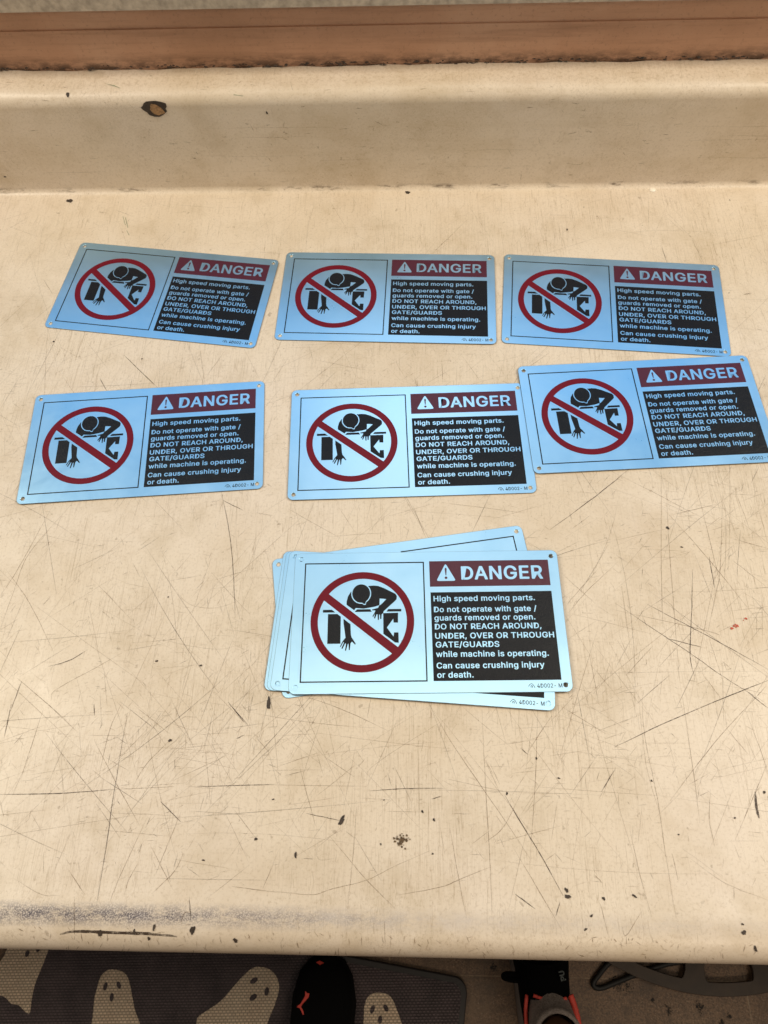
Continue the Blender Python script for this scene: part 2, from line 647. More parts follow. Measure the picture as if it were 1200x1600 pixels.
# the scratches one can follow in the photograph: (strength, points); strength 3 dark, 2 medium, 1 faint
REG = [
    (0, 760, 2.79, [(3, [(965, 20), (1000, 200), (1018, 380), (1025, 560)]), (3, [(970, 60), (1060, 105)]), (2, [(235, 75), (130, 270), (60, 390), (0, 480)]),
        (2, [(320, 70), (130, 290), (70, 430), (0, 630)]), (2, [(25, 360), (130, 510), (235, 725)]), (3, [(385, 710), (300, 760), (210, 785)]),
        (2, [(535, 725), (400, 800), (240, 890), (225, 930)]), (2, [(75, 835), (290, 1020)]), (1, [(740, 510), (640, 740), (500, 1030)]), (3, [(95, 850), (45, 980)]),
        (3, [(410, 950), (413, 1000)]), (3, [(995, 940), (1065, 1030)]), (1, [(385, 500), (440, 780)]), (1, [(500, 395), (200, 580)]), (1, [(750, 390), (830, 300)]),
        (1, [(760, 450), (830, 515), (940, 530), (1050, 495)]), (1, [(660, 655), (800, 690), (950, 710), (1050, 690)]), (1, [(1050, 690), (1150, 940)]),
        (1, [(850, 730), (760, 1030)]), (1, [(870, 600), (790, 900)]), (1, [(930, 410), (1110, 355)]), (1, [(1110, 395), (1040, 560)]), (1, [(1200, 470), (1120, 540)]),
        (1, [(540, 420), (655, 445)]), (2, [(580, 335), (610, 395)]), (1, [(400, 400), (590, 600)]), (1, [(610, 260), (660, 222)]), (2, [(1120, 115), (1200, 130)]), (1, [(430, 800), (650, 1000)])]),
    (0, 1100, 2.79, [(3, [(0, 395), (240, 390), (500, 373)]), (2, [(500, 373), (760, 360)]), (3, [(860, 361), (1200, 350)]), (3, [(50, 0), (18, 150)]), (2, [(190, 20), (90, 330)]), (2, [(210, 0), (335, 120)]),
        (2, [(410, 155), (510, 350), (610, 530)]), (3, [(550, 70), (500, 370), (460, 640), (420, 880)]), (2, [(530, 0), (480, 110), (430, 320)]), (1, [(410, 190), (0, 610)]),
        (2, [(740, 160), (640, 260), (580, 360)]), (2, [(590, 10), (740, 130)]), (2, [(640, 500), (520, 760), (480, 860)]), (3, [(700, 425), (790, 515)]),
        (2, [(790, 470), (720, 640), (680, 740)]), (2, [(655, 615), (755, 810)]), (2, [(800, 650), (760, 730), (660, 830)]), (2, [(605, 690), (560, 770), (540, 840)]),
        (1, [(975, 460), (1085, 690)]), (2, [(1020, 460), (1120, 590)]), (2, [(1010, 795), (1200, 820)]), (1, [(900, 850), (1090, 700)]), (3, [(825, 840), (833, 950)]), (4, [(262, 1003), (320, 991), (430, 994), (600, 999), (700, 1005), (772, 1013)]),
        (2, [(325, 840), (325, 1060)]), (2, [(190, 650), (190, 740)]), (2, [(300, 725), (370, 830)]), (1, [(60, 760), (180, 830), (260, 835)]), (3, [(1030, 152), (1065, 135)]),
        (2, [(410, 0), (413, 50)]), (3, [(1000, 0), (1080, 90)]), (1, [(0, 165), (200, 90)]), (2, [(0, 420), (18, 495)]), (1, [(840, 960), (795, 965)]), (2, [(790, 965), (800, 915), (835, 905)])]),
    (400, 1080, 2.79, [(3, [(490, 435), (640, 425), (820, 423)]), (3, [(220, 533), (365, 563)]), (2, [(0, 868), (130, 878), (250, 887), (330, 862), (480, 825), (600, 765), (770, 690)]),
        (2, [(610, 890), (800, 855), (900, 815), (1018, 768)]), (2, [(438, 510), (425, 700), (400, 940)]), (2, [(320, 630), (480, 820), (610, 950)]), (2, [(210, 20), (400, 90), (580, 175)]),
        (2, [(750, 50), (850, 220), (965, 390), (1110, 600), (1200, 740)]), (2, [(985, 80), (1000, 400), (1020, 740), (1028, 960)]), (2, [(840, 560), (880, 800), (920, 1000)]),
        (3, [(1085, 455), (1200, 650)]), (2, [(1160, 435), (1080, 590), (1000, 660)]), (1, [(480, 380), (530, 310), (900, 75)]), (1, [(300, 50), (150, 300)]), (1, [(190, 130), (270, 250)]),
        (2, [(90, 330), (280, 265)]), (2, [(190, 330), (260, 590)]), (2, [(305, 290), (430, 375)]), (2, [(1000, 300), (1035, 365)]), (1, [(900, 275), (965, 370)]), (2, [(80, 745), (30, 860)]),
        (1, [(1190, 560), (1100, 960)]), (3, [(765, 470), (810, 458)]), (2, [(0, 408), (480, 415)]), (1, [(710, 270), (712, 640)]), (2, [(610, 370), (610, 480)]), (2, [(460, 1065), (461, 1110)]),
        (2, [(560, 1000), (563, 1110)]), (2, [(0, 200), (55, 265)]), (2, [(500, 30), (485, 115)]), (1, [(440, 215), (380, 520)]), (1, [(270, 640), (270, 730), (340, 730)])]),
    (800, 1080, 3.0, [(3, [(5, 555), (130, 760), (240, 960)]), (2, [(230, 70), (440, 200)]), (3, [(1070, 0), (760, 130), (480, 262)]), (2, [(1165, 5), (950, 240), (740, 515)]),
        (2, [(610, 0), (620, 200), (680, 500), (730, 830), (790, 1190)]), (1, [(590, 0), (630, 350), (700, 600)]), (2, [(800, 30), (850, 380), (880, 620)]),
        (2, [(1090, 80), (1170, 290), (1200, 390)]), (2, [(1195, 340), (1130, 500), (1045, 700)]), (4, [(1140, 470), (1145, 540), (1158, 595)]), (2, [(1010, 180), (1110, 300)]),
        (1, [(1000, 100), (1005, 170)]), (3, [(480, 370), (420, 470)]), (2, [(550, 640), (590, 820), (655, 1060)]), (1, [(610, 530), (590, 720)]), (2, [(750, 760), (780, 890)]),
        (2, [(415, 1000), (450, 1140)]), (2, [(605, 1035), (535, 1145), (515, 1100)]), (2, [(535, 1145), (537, 1200)]), (3, [(225, 990), (205, 1055)]), (3, [(15, 950), (110, 1022)]),
        (2, [(385, 860), (425, 900)]), (3, [(40, 265), (75, 298)]), (2, [(195, 100), (70, 290)]), (2, [(120, 90), (110, 400), (80, 860)]), (1, [(100, 120), (60, 400)]),
        (2, [(10, 740), (240, 1130)]), (3, [(1100, 0), (1200, 80)]), (1, [(830, 780), (1000, 900), (1200, 980)]), (2, [(930, 460), (925, 600), (950, 730)]), (1, [(1000, 270), (1050, 385)]),
        (1, [(0, 385), (170, 365)]), (1, [(50, 480), (280, 480)]), (2, [(1040, 915), (1040, 980)])]),
    (860, 720, 3.529, [(2, [(610, 40), (612, 600), (620, 920)]), (3, [(430, 50), (250, 195), (0, 380)]), (2, [(340, 60), (560, 170), (740, 265), (845, 318)]), (2, [(620, 260), (870, 540), (1150, 890)]),
        (2, [(775, 30), (850, 320), (920, 610), (1000, 900)]), (2, [(950, 200), (935, 600), (910, 740), (865, 960)]), (3, [(875, 530), (905, 700)]), (2, [(660, 300), (915, 240)]),
        (3, [(785, 600), (778, 850), (770, 1080), (795, 1190)]), (3, [(355, 785), (640, 975), (770, 1060), (960, 1195), (1180, 1330)]), (3, [(530, 790), (865, 965), (1200, 1150)]),
        (2, [(340, 820), (870, 940), (935, 975)]), (1, [(100, 840), (580, 960)]), (3, [(640, 980), (835, 1028)]), (2, [(1005, 430), (1200, 485)]), (2, [(1000, 545), (1185, 690)]),
        (2, [(1020, 170), (1100, 380)]), (2, [(640, 150), (650, 400), (680, 800), (710, 1200)]), (2, [(370, 560), (200, 720), (100, 840)]), (2, [(260, 600), (90, 790)]), (2, [(70, 630), (250, 790)]),
        (2, [(565, 1020), (420, 1180)]), (1, [(340, 1070), (290, 1240)]), (3, [(1200, 1210), (890, 1335)]), (2, [(850, 1190), (940, 1310)]), (2, [(1190, 1240), (1110, 1330)]),
        (2, [(390, 690), (440, 1020)]), (2, [(870, 965), (960, 1240)]), (2, [(215, 1065), (265, 1330)]), (2, [(220, 300), (120, 375)]), (1, [(365, 250), (330, 400), (210, 680)]),
        (1, [(890, 675), (790, 755)]), (1, [(1165, 720), (1170, 1000)])]),
    (0, 270, 2.79, [(3, [(540, 795), (690, 940)]), (3, [(435, 895), (465, 950)]), (2, [(190, 465), (230, 530)]), (2, [(870, 750), (895, 930)]), (2, [(985, 770), (900, 890)]), (2, [(578, 890), (565, 950)]),
        (1, [(0, 210), (150, 165)]), (1, [(40, 235), (155, 275)]), (2, [(500, 160), (575, 190)]), (1, [(260, 760), (360, 815)]), (1, [(960, 900), (1000, 960)]), (2, [(85, 905), (120, 890)])]),
    (400, 270, 3.0, [(2, [(990, 220), (820, 385)]), (1, [(985, 140), (1120, 335)]), (1, [(580, 130), (605, 330)]), (1, [(340, 125), (430, 270)]), (1, [(275, 140), (245, 250)]), (1, [(985, 140), (930, 200)])]),
    (780, 250, 2.857, [(3, [(725, 390), (750, 460)]), (2, [(860, 355), (915, 465)]), (1, [(500, 340), (700, 315), (1100, 330)]), (1, [(200, 420), (480, 335)]), (3, [(1090, 600), (1125, 597)]),
        (1, [(740, 250), (830, 330)]), (1, [(667, 160), (667, 310)]), (2, [(300, 15), (360, 20), (378, 5)]), (1, [(1200, 330), (900, 390)])]),
    (430, 540, 1.0, [(2, [(430, 10), (380, 45)]), (1, [(60, 22), (150, 40)]), (2, [(260, 245), (390, 262)]), (2, [(260, 20), (262, 60)]), (2, [(20, 255), (100, 300)]), (1, [(180, 250), (140, 300)]), (2, [(215, 250), (235, 300)])]),
]
for ox, oy, s, L in REG:
    for st, P in L:
        P = [(ox + x / s, oy + y / s) for x, y in P]
        wd = {1: .00036, 2: .00042, 3: .00062, 4: .0020}[st] * rnd.uniform(.85, 1.15)
        img_line(P, wd, {1: .36, 2: .56, 3: .85, 4: 1}[st], BR if st < 3 else DK)
# the many fine ones, half of them gathered where the work is done
CL = [(rnd.uniform(-.6, .6), rnd.uniform(.0, .6), rnd.uniform(.05, .14)) for _ in range(16)]
for i in range(10000):
    big = rnd.random()
    x, y = rnd.uniform(-.78, .78), rnd.uniform(-.02, .735)
    if rnd.random() < .45:
        c_ = rnd.choice(CL)
        x, y = rnd.gauss(c_[0], c_[2]), rnd.gauss(c_[1], c_[2] * .8)
    ang = rnd.choice((rnd.gauss(R(72), .4), rnd.gauss(R(118), .35), rnd.uniform(0, math.pi), rnd.gauss(R(45), .3), rnd.gauss(R(3), .12)))
    L = rnd.uniform(.002, .014) if big < .74 else rnd.uniform(.02, .07) if big < .94 else rnd.uniform(.08, .24)
    cv = rnd.gauss(0, .9) * (1 if L > .02 else 8)
    n = 7
    fade = .55 if y > .45 else .85
    pts = []
    a0 = ang
    px, py = x, y
    for k in range(n):
        if -.022 < py < .732: pts.append((Vector((px, py, TZ)), Vector((0, 0, 1))))
        px += math.cos(a0) * L / n
        py += math.sin(a0) * L / n
        a0 += cv * L / n
    if len(pts) < 3: continue
    d = rnd.random()
    rb.add(pts, rnd.uniform(.0002, .0004), BR if d < .8 else DK, fade * (rnd.uniform(.2, .55) if d < .84 else rnd.uniform(.4, .8)))
# short nicks on the front nosing and on the backsplash
for i in range(170):
    u, v = rnd.uniform(0, 1200), rnd.uniform(1446, 1484)
    a0, L = rnd.gauss(R(70), .7), rnd.uniform(4, 13)
    img_line([(u, v + u * .016), (u + math.cos(a0) * L, v + u * .016 + math.sin(a0) * L)], rnd.uniform(.0004, .0008), rnd.uniform(.2, .6), rnd.choice((BR, BR, (.22, .13, .06))))
for i in range(130):
    u, v = rnd.uniform(0, 1200), rnd.uniform(112, 285)
    a0, L = rnd.choice((rnd.gauss(R(60), .5), rnd.gauss(0, .12), rnd.gauss(0, .12))), rnd.uniform(3, 16)
    img_line([(u, v), (u + math.cos(a0) * L, v + math.sin(a0) * L)], rnd.uniform(.0004, .0009), rnd.uniform(.15, .55), rnd.choice((BR, (.24, .15, .075), (.12, .10, .05))))
for i in range(12):
    u, v, L = rnd.uniform(0, 1200), rnd.uniform(180, 275), rnd.uniform(60, 240)
    img_line([(u, v), (u + L / 2, v + rnd.uniform(-2, 2)), (u + L, v - 2)], .0007, rnd.uniform(.12, .28), (.30, .19, .10))
so = link('scratches', rb.mesh('scratches'), M['scratch'], ctop)
tag(so, 'fine brown scratches worn into the cream laminate', kind='stuff')


def blob(name, u, v, r, mat, parent, asp=1.0, rot=0, lift=.00045, rough=.35, n=18, hgt=0.0):
    """an irregular flat patch lying on the counter's surface"""
    q = surf(u, v)
    if not q: return None
    p, nn = q
    t = Vector((1, 0, 0))
    b = nn.cross(t).normalized()
    ph = [rnd.uniform(0, 6.28) for _ in range(4)]
    vs = [p + nn * (lift + hgt)]
    for i in range(n):
        th = 2 * math.pi * i / n
        k = 1 + rough * (.5 * math.sin(2 * th + ph[0]) + .35 * math.sin(3 * th + ph[1]) + .3 * math.sin(5 * th + ph[2]) + .2 * math.sin(7 * th + ph[3]))
        x, y = r * k * math.cos(th), r * k * math.sin(th) / asp
        x, y = x * math.cos(rot) - y * math.sin(rot), x * math.sin(rot) + y * math.cos(rot)
        vs.append(p + nn * lift + t * x + b * y)
    fs = [(0, 1 + i, 1 + (i + 1) % n) for i in range(n)]
    return link(name, pymesh(name, vs, fs, hgt > 0), mat, parent)


# photo points of the larger chips and spots: u, v, radius in mm, aspect, rotation
ch = blob('chip', 242, 169, .0150, M['chip_dark'], ctop, 1.75, -.06, rough=.20)
tag(ch, 'large dark chip in the backsplash with bare board in its middle')
cw = blob('bare_board', 245, 171, .0075, M['chip_wood'], ch, 1.25, -.1, lift=.0009, rough=.25)
for u, v, r, asp, rot in ((109, 314, 4.6, 1.1, 0), (637, 301, 3.8, 1.4, .2), (420, 1099, 2.2, .35, .15), (301, 1453, 3.4, .9, 0), (241, 1449, 1.6, .5, 0),
                          (233, 1466, 1.9, 1, 0), (368, 1469, 2.4, .9, .3), (157, 1458, 2.8, .9, 0), (210, 1456, 1.6, .6, 0), (887, 1401, 3.0, 1.3, 0), (885, 1391, 1.7, .6, .3),
                          (943, 1404, 2.2, 1.6, -.4), (991, 1400, 2.6, 1.9, -.6), (924, 1431, 1.7, 1.4, .4), (915, 1452, 1.8, 1.6, .5), (1162, 1457, 2.4, 1.0, .8), (1160, 1444, 1.6, 1.6, -.6),
                          (1180, 1482, 1.8, .6, .2), (838, 1185, 1.1, 1, 0), (1018, 1220, 1.0, 1, 0), (873, 1216, 1.5, 2, 0), (1043, 825, 1.7, .8, .2), (1065, 855, 1.4, 1.5, -.4),
                          (534, 1282, 2.3, .5, -.6), (263, 933, .9, 1, 0), (314, 1040, 1.4, 1.2, 0), (245, 1033, 1.5, 1.3, 0), (266, 1157, 1.9, 1.3, 0), (400, 1311, 1.5, 1, 0),
                          (427, 1249, 1.2, 1.6, 0), (318, 1344, 1.5, 2, -.3), (84, 534, 1.7, 1.5, .5), (222, 561, 1.4, 2, .3), (1028, 487, 1.2, 2, 0), (1139, 458, 1.2, 3, 0),
                          (886, 359, 1.2, .6, 0), (912, 324, 1.1, 2, 0), (1140, 313, .9, 1, 0), (600, 1250, 1.0, 2, .4), (660, 1268, 1.1, .8, .3), (678, 1281, 1.0, .6, .1),
                          (595, 1319, .9, 1, 0), (106, 148, 2.4, .8, .5), (417, 176, 1.2, .5, 0), (304, 247, 1.8, 4, 0), (444, 206, 1.1, 2, -.3), (8, 276, 2.4, 3, 0), (792, 1240, 1.0, .7, 0),
                          (676, 1334, .9, 1, 0), (462, 1336, 1.3, .5, .2), (1148, 1278, .9, 1, 0), (1060, 1304, .8, 1, 0), (1194, 1238, 1.2, .8, 0)):
    blob('chip', u, v, r * (.00066 if v > 1380 else .00078), M['chip_dark'], ctop, asp, rot)
# crusty speckled stain near the front
sv, sf = [], []
for i in range(52):
    g = surf(626 + rnd.gauss(0, 6.0), 1313 + rnd.gauss(0, 4.8))
    p, nn = g
    r = rnd.uniform(.0003, .0011)
    b0 = len(sv)
    sv += [p + Vector((r * math.cos(k * 1.05 + i) * rnd.uniform(.6, 1.2), r * math.sin(k * 1.05 + i) * rnd.uniform(.6, 1.2), .0004 + i * 1e-5)) for k in range(6)]
    sf.append(tuple(range(b0, b0 + 6)))
link('crusty_stain', pymesh('crusty_stain', sv, sf), simple('brown_crust', (.10, .06, .028), .8, 0, .5, 500), ctop)
sv, sf = [], []
for i in range(22):
    g = surf(*rnd.choice(((1148 + rnd.gauss(0, 2.4), 978 + rnd.gauss(0, 1.6)), (1143 + rnd.gauss(0, 1), 982), (1167 + rnd.gauss(0, 2.5), 967 + rnd.gauss(0, 1.5)))))
    p, nn = g
    r = rnd.uniform(.0003, .0011)
    b0 = len(sv)
    sv += [p + Vector((r * math.cos(k * 1.05 + i) * rnd.uniform(.6, 1.4), r * math.sin(k * 1.05 + i) * rnd.uniform(.6, 1.2), .0004 + i * 1e-5)) for k in range(6)]
    sf.append(tuple(range(b0, b0 + 6)))
link('red_smear', pymesh('red_smear', sv, sf), M['red_mark'], ctop)
for P in ([(192, 338), (196, 352)], [(196, 340), (200, 356)], [(198, 360), (202, 368)], [(165, 131), (178, 134), (188, 138)], [(365, 148), (380, 150)]):
    rg = Ribbons()
    rg.add([surf(*p) for p in P], .0011, (.10, .20, .10), .75)
    link('green_pen_mark', rg.mesh('green_pen_mark'), M['scratch'], ctop)
bm = bmesh.new()
bmesh.ops.create_uvsphere(bm, u_segments=14, v_segments=8, radius=.0042)
p0 = surf(1020, 297)[0]
for v in bm.verts:
    v.co = Vector((v.co.x, v.co.y * .9, v.co.z * .45)) + p0
dm = bpy.data.meshes.new('paint_drop')
bm.to_mesh(dm)
bm.free()
dm.shade_smooth()
link('paint_drop', dm, M['white_drop'], ctop)
# rough dark debris lying in the gap behind the backsplash
sv, sf = [], []
for i in range(300):
    x = rnd.uniform(-.75, .75)
    y = rnd.uniform(.7855, .7915)
    r = rnd.uniform(.0005, .0016)
    z = TZ + .1236 + rnd.uniform(0, .0012)
    b0 = len(sv)
    sv += [Vector((x + r * 2.0 * math.cos(k * 1.257), y + r * .7 * math.sin(k * 1.257), z + rnd.uniform(0, .0008))) for k in range(5)]
    sv.append(Vector((x, y, z + .0014)))
    sf += [(b0 + k, b0 + (k + 1) % 5, b0 + 5) for k in range(5)]
so = link('dirt_crumbs', pymesh('dirt_crumbs', sv, sf), M['chip_dark'], None)
tag(so, 'dark dirt crumbs along the seam between backsplash and wall', kind='stuff')

# ------------------------------------------------------------------ the signs
FONT = None
try:
    FONT = bpy.data.fonts.load(os.path.join(bpy.utils.resource_path('LOCAL'), 'datafiles', 'fonts', 'Inter.woff2'))
except Exception:
    FONT = None


def raw_text(s):
    cu = bpy.data.curves.new('t', 'FONT')
    cu.body = s
    if FONT: cu.font = FONT
    cu.size = 1
    cu.resolution_u = 3
    cu.space_character = 1.05
    return to_mesh('t', cu)


CAPH = max(v.co.y for v in raw_text('H').vertices)


def text_mesh(s, x0, x1, ybase, cap, z, weight=.024):
    """one line of bold lettering fitted between x0 and x1 (mm), capitals cap mm high:
    the strokes are thickened by laying shifted copies over each other, a few microns apart"""
    me0 = raw_text(s)
    wt = weight * CAPH / .727
    ms = []
    nd = 10
    for q in range(nd):
        t = 2 * math.pi * q / nd
        c = me0.copy()
        c.transform(Matrix.Translation((wt * math.cos(t), .8 * wt * math.sin(t), 0)))
        ms.append(c)
    bm = bmesh.new()
    xs = [v.co.x for c in ms for v in c.vertices]
    a, b = min(xs), max(xs)
    k = cap * .001 / (CAPH + 1.6 * wt)
    kx = (x1 - x0) * .001 / (b - a)
    for q, c in enumerate(ms):
        c.transform(Matrix.Translation((x0 * .001, ybase * .001 + .8 * wt * k, z + q * 3e-6)) @ Matrix.Diagonal((kx, k, 1, 1)) @ Matrix.Translation((-a, 0, 0)))
        bm.from_mesh(c)
        bpy.data.meshes.remove(c)
    out = bpy.data.meshes.new('t')
    bm.to_mesh(out)
    bm.free()
    return out


PW, PH, PT = .2413, .1291, .0007
L1, L2, L3, L4 = .00005, .00010, .00015, .00020
HX, HY = .115, .05894
plate_me = curve_mesh('warning_sign', [rrect(-PW / 2, -PH / 2, PW / 2, PH / 2, .0055)] + [circle(sx * HX, sy * HY, .0023, 20) for sx in (-1, 1) for sy in (-1, 1)],
                      PT / 2 - .00025, .00025, -PT / 2)
plate_me.materials.append(M['alu'])
plate_me.materials.append(M['shaded_cut_edge'])
for p_ in plate_me.polygons:
    p_.material_index = 1 if p_.normal.z < .98 and (abs(p_.center.x) > PW / 2 - .0026 or abs(p_.center.y) > PH / 2 - .0026) else 0
bx0, bx1, by0, by1, lw = -.1114, -.0018, -.0550, .0549, .0011
border_me = curve_mesh('border_line', [[(bx0, by0), (bx1, by0), (bx1, by1), (bx0, by1)], [(bx0 + lw, by0 + lw), (bx1 - lw, by0 + lw), (bx1 - lw, by1 - lw), (bx0 + lw, by1 - lw)]], 0, 0, L1)
head_panel = curve_mesh('header_panel', [[(.0030, .0305), (.1118, .0305), (.1118, .0553), (.0030, .0553)]], 0, 0, L1)
msg_panel = curve_mesh('message_panel', [[(.0033, -.0547), (.1119, -.0547), (.1119, .0251), (.0033, .0251)]], 0, 0, L1)
RC, RO, RI = (-58.1, -.6), 46.1, 39.6
sa = [(-88.7, 24.8), (-26.7, -25.6), (-31.6, -30.5), (-92.8, 19.3)]
ring_me = join_meshes('prohibition_ring', [curve_mesh('a', [mm(circle(*RC, RO, 72)), mm(circle(*RC, RI, 72))], 0, 0, L3),
                                          curve_mesh('b', [mm([(-88.9, 25.0), (-26.2, -25.2), (-31.4, -31.0), (-93.4, 19.2)])], 0, 0, L3 + .00002)])
# black worker reaching into the machine
bars = [[(-93.5, 9.9), (-83.2, 9.9), (-80.6, 7.4), (-93.4, 7.4)], [(-63.0, 10.0), (-51.0, 10.0), (-49.7, 7.6), (-64.9, 7.6)], [(-35.0, 9.9), (-23.3, 9.9), (-23.3, 7.6), (-36.5, 7.6)]]
block = [(-88.8, 5.9), (-79.2, 5.9), (-77.3, 4.6), (-77.1, -21.2), (-88.7, -21.2)]
arm = [(-74.8, 2.3), (-68.6, -2.3), (-68.0, -13.3), (-67.4, -15.6), (-65.6, -18.2), (-63.6, -21.6), (-64.3, -22.2), (-67.0, -19.4), (-68.2, -20.9), (-68.8, -26.9), (-69.6, -26.9), (-70.0, -21.3),
       (-70.6, -21.5), (-72.1, -27.5), (-73.0, -27.5), (-72.2, -21.1), (-72.9, -20.9), (-75.2, -25.8), (-76.2, -25.4), (-74.0, -20.1), (-74.6, -19.8), (-76.8, -24.2), (-77.5, -23.8), (-75.4, -19.3), (-72.7, -15.8), (-74.7, -3.1)]
body = [(-53.1, 32.0), (-48.0, 32.4), (-43.9, 31.9), (-38.9, 29.9), (-28.3, 24.2), (-27.1, 22.1), (-27.4, 19.1), (-28.7, 17.6), (-39.0, 8.0), (-39.5, 6.2), (-40.8, 5.2), (-41.2, .8), (-42.2, .8), (-42.4, 4.9),
        (-43.2, 4.9), (-43.3, 0), (-44.3, 0), (-44.6, 5.2), (-45.2, 5.4), (-46.8, 1.2), (-47.7, 1.7), (-46.6, 5.8), (-48.3, 2.9), (-49.1, 3.4), (-46.5, 8.1), (-46.8, 8.9), (-49.0, 8.8), (-49.7, 9.6), (-44.0, 11.2),
        (-43.0, 13.6), (-48.0, 12.1), (-57.0, 10.6), (-64.0, 11.3), (-65.5, 9.2), (-72.4, 14.5), (-72.3, 17.7), (-71.2, 22.4), (-68.7, 26.6), (-63.2, 29.2), (-57.1, 30.2)]
jaw = [(-54.5, 20.4), (-51.8, 22.7), (-53.0, 19.3), (-55.0, 17.2), (-55.5, 15.1), (-56.8, 14.9), (-58.5, 16.2), (-63.0, 16.7)]
clamp = [(-39.5, 6.2), (-26.2, 6.4), (-26.4, -2.7), (-30.3, -2.6), (-30.5, 1.0), (-36.3, -7.1), (-30.5, -15.3), (-30.0, -11.6), (-26.1, -11.6), (-26.0, -20.9), (-29.3, -20.6), (-39.4, -12.7)]
gap = [(-42.6, 19.9), (-36.7, 19.3), (-40.7, 14.9), (-42.8, 13.3)]
hd = circle(-59.3, 24.9, 8.1, 36, 8.75)
hd_halo = circle(-59.3, 24.9, 9.0, 36, 9.7)
jaw_halo = [(-57.5 + (x + 57.5) * 1.16, 19.5 + (y - 19.5) * 1.2) for x, y in jaw]


def ccw(l):
    return l if sum(l[i][0] * l[(i + 1) % len(l)][1] - l[(i + 1) % len(l)][0] * l[i][1] for i in range(len(l))) > 0 else l[::-1]


worker_me = join_meshes('worker_pictogram', [curve_mesh('w', [mm(ccw(l))], 0, 0, L1 + i * .000003) for i, l in enumerate(bars + [block, arm, body, clamp])] +
                        [curve_mesh('w', [mm(hd)], 0, 0, L3), curve_mesh('w', [mm(ccw(jaw))], 0, 0, L3 + .000004)])
halo_me = join_meshes('bare_metal_outline', [curve_mesh('h', [mm(hd_halo)], 0, 0, L2), curve_mesh('h', [mm(ccw(jaw_halo))], 0, 0, L2 + .000004), curve_mesh('h', [mm(ccw(gap))], 0, 0, L2 + .000008),
                                            curve_mesh('h', [mm([(-90.3, 26.7), (-24.8, -26.3), (-32.8, -32.3), (-95.0, 17.6)])], 0, 0, L2 + .000012)])
# the outline strip must not run over the ring's inside edge: trimmed to the ring's inner circle by lying under the ring
lettering_me = join_meshes('message_lettering', [text_mesh(*a, L2, .026) for a in (
    ('High speed moving parts.', 5.8, 96.4, 16.5, 5.15), ('Do not operate with gate /', 5.8, 97.0, 6.4, 5.15), ('guards removed or open.', 5.9, 95.1, -1.4, 5.15), ('DO NOT REACH AROUND,', 6.0, 99.6, -9.4, 5.15),
    ('UNDER, OVER OR THROUGH', 6.0, 109.9, -17.8, 5.15), ('GATE/GUARDS', 6.2, 61.6, -25.6, 5.15), ('while machine is operating.', 6.2, 103.5, -34.0, 5.15), ('Can cause crushing injury', 6.3, 98.8, -44.0, 5.15), ('or death.', 6.5, 37.6, -52.0, 5.15))])
danger_me = text_mesh('DANGER', 31.8, 105.8, 36.8, 13.1, L2, .030)
danger_me.name = 'danger_lettering'


def rtri(P, r, n=4):
    out = []
    P = [Vector((*p, 0)) for p in P]
    for i in range(3):
        p, a, b = P[i], P[i - 1], P[(i + 1) % 3]
        u1, u2 = (a - p).normalized(), (b - p).normalized()
        for k in range(n + 1):
            t = k / n
            q = (p + u1 * r) * (1 - t) ** 2 + p * 2 * t * (1 - t) + (p + u2 * r) * t * t
            out.append((q.x, q.y))
    return out


tri_me = curve_mesh('alert_triangle', [mm(rtri([(17.9, 53.0), (9.0, 35.9), (26.8, 35.9)], 2.2)),
                                       mm([(17.0, 47.5), (17.4, 48.4), (17.9, 48.7), (18.4, 48.4), (18.8, 47.5), (18.25, 41.2), (17.55, 41.2)]), mm(circle(17.9, 38.9, 1.25, 14))], 0, 0, L2)


def serial():
    ms = [text_mesh('4D002- M', 90.8, 112.0, -61.2, 3.5, L1, .016)]
    n_ = text_mesh('n', 85.3, 87.0, -61.1, 2.5, L1, .03)
    ms.append(n_)
    out = [(83.3, -60.0), (83.9, -58.9), (85.0, -57.9), (86.1, -57.5), (87.2, -57.9), (88.3, -59.5), (89.1, -61.2), (88.5, -61.2), (87.9, -59.8), (86.9, -58.3), (86.1, -58.0), (85.2, -58.3), (84.3, -59.1), (83.8, -60.2)]
    ms.append(curve_mesh('o', [mm(ccw(out))], 0, 0, L1))
    return join_meshes('serial_number', ms)


serial_me = serial()


def add_parts(o, which):
    if 'b' in which: link('border_line', border_me, M['black_ink'], o)
    if 'r' in which: link('prohibition_ring', ring_me, M['red_ink'], o)
    if 'w' in which:
        q = link('worker_pictogram', worker_me, M['black_ink'], o)
        link('bare_metal_outline', halo_me, M['alu'], q)
    if 'h' in which:
        q = link('header_panel', head_panel, M['maroon_ink'], o)
        link('danger_lettering', danger_me, M['alu'], q)
        link('alert_triangle', tri_me, M['alu'], q)
    if 'm' in which:
        q = link('message_panel', msg_panel, M['black_ink'], o)
        link('message_lettering', lettering_me, M['alu'], q)
    if 's' in which: link('serial_number', serial_me, M['black_ink'], o)


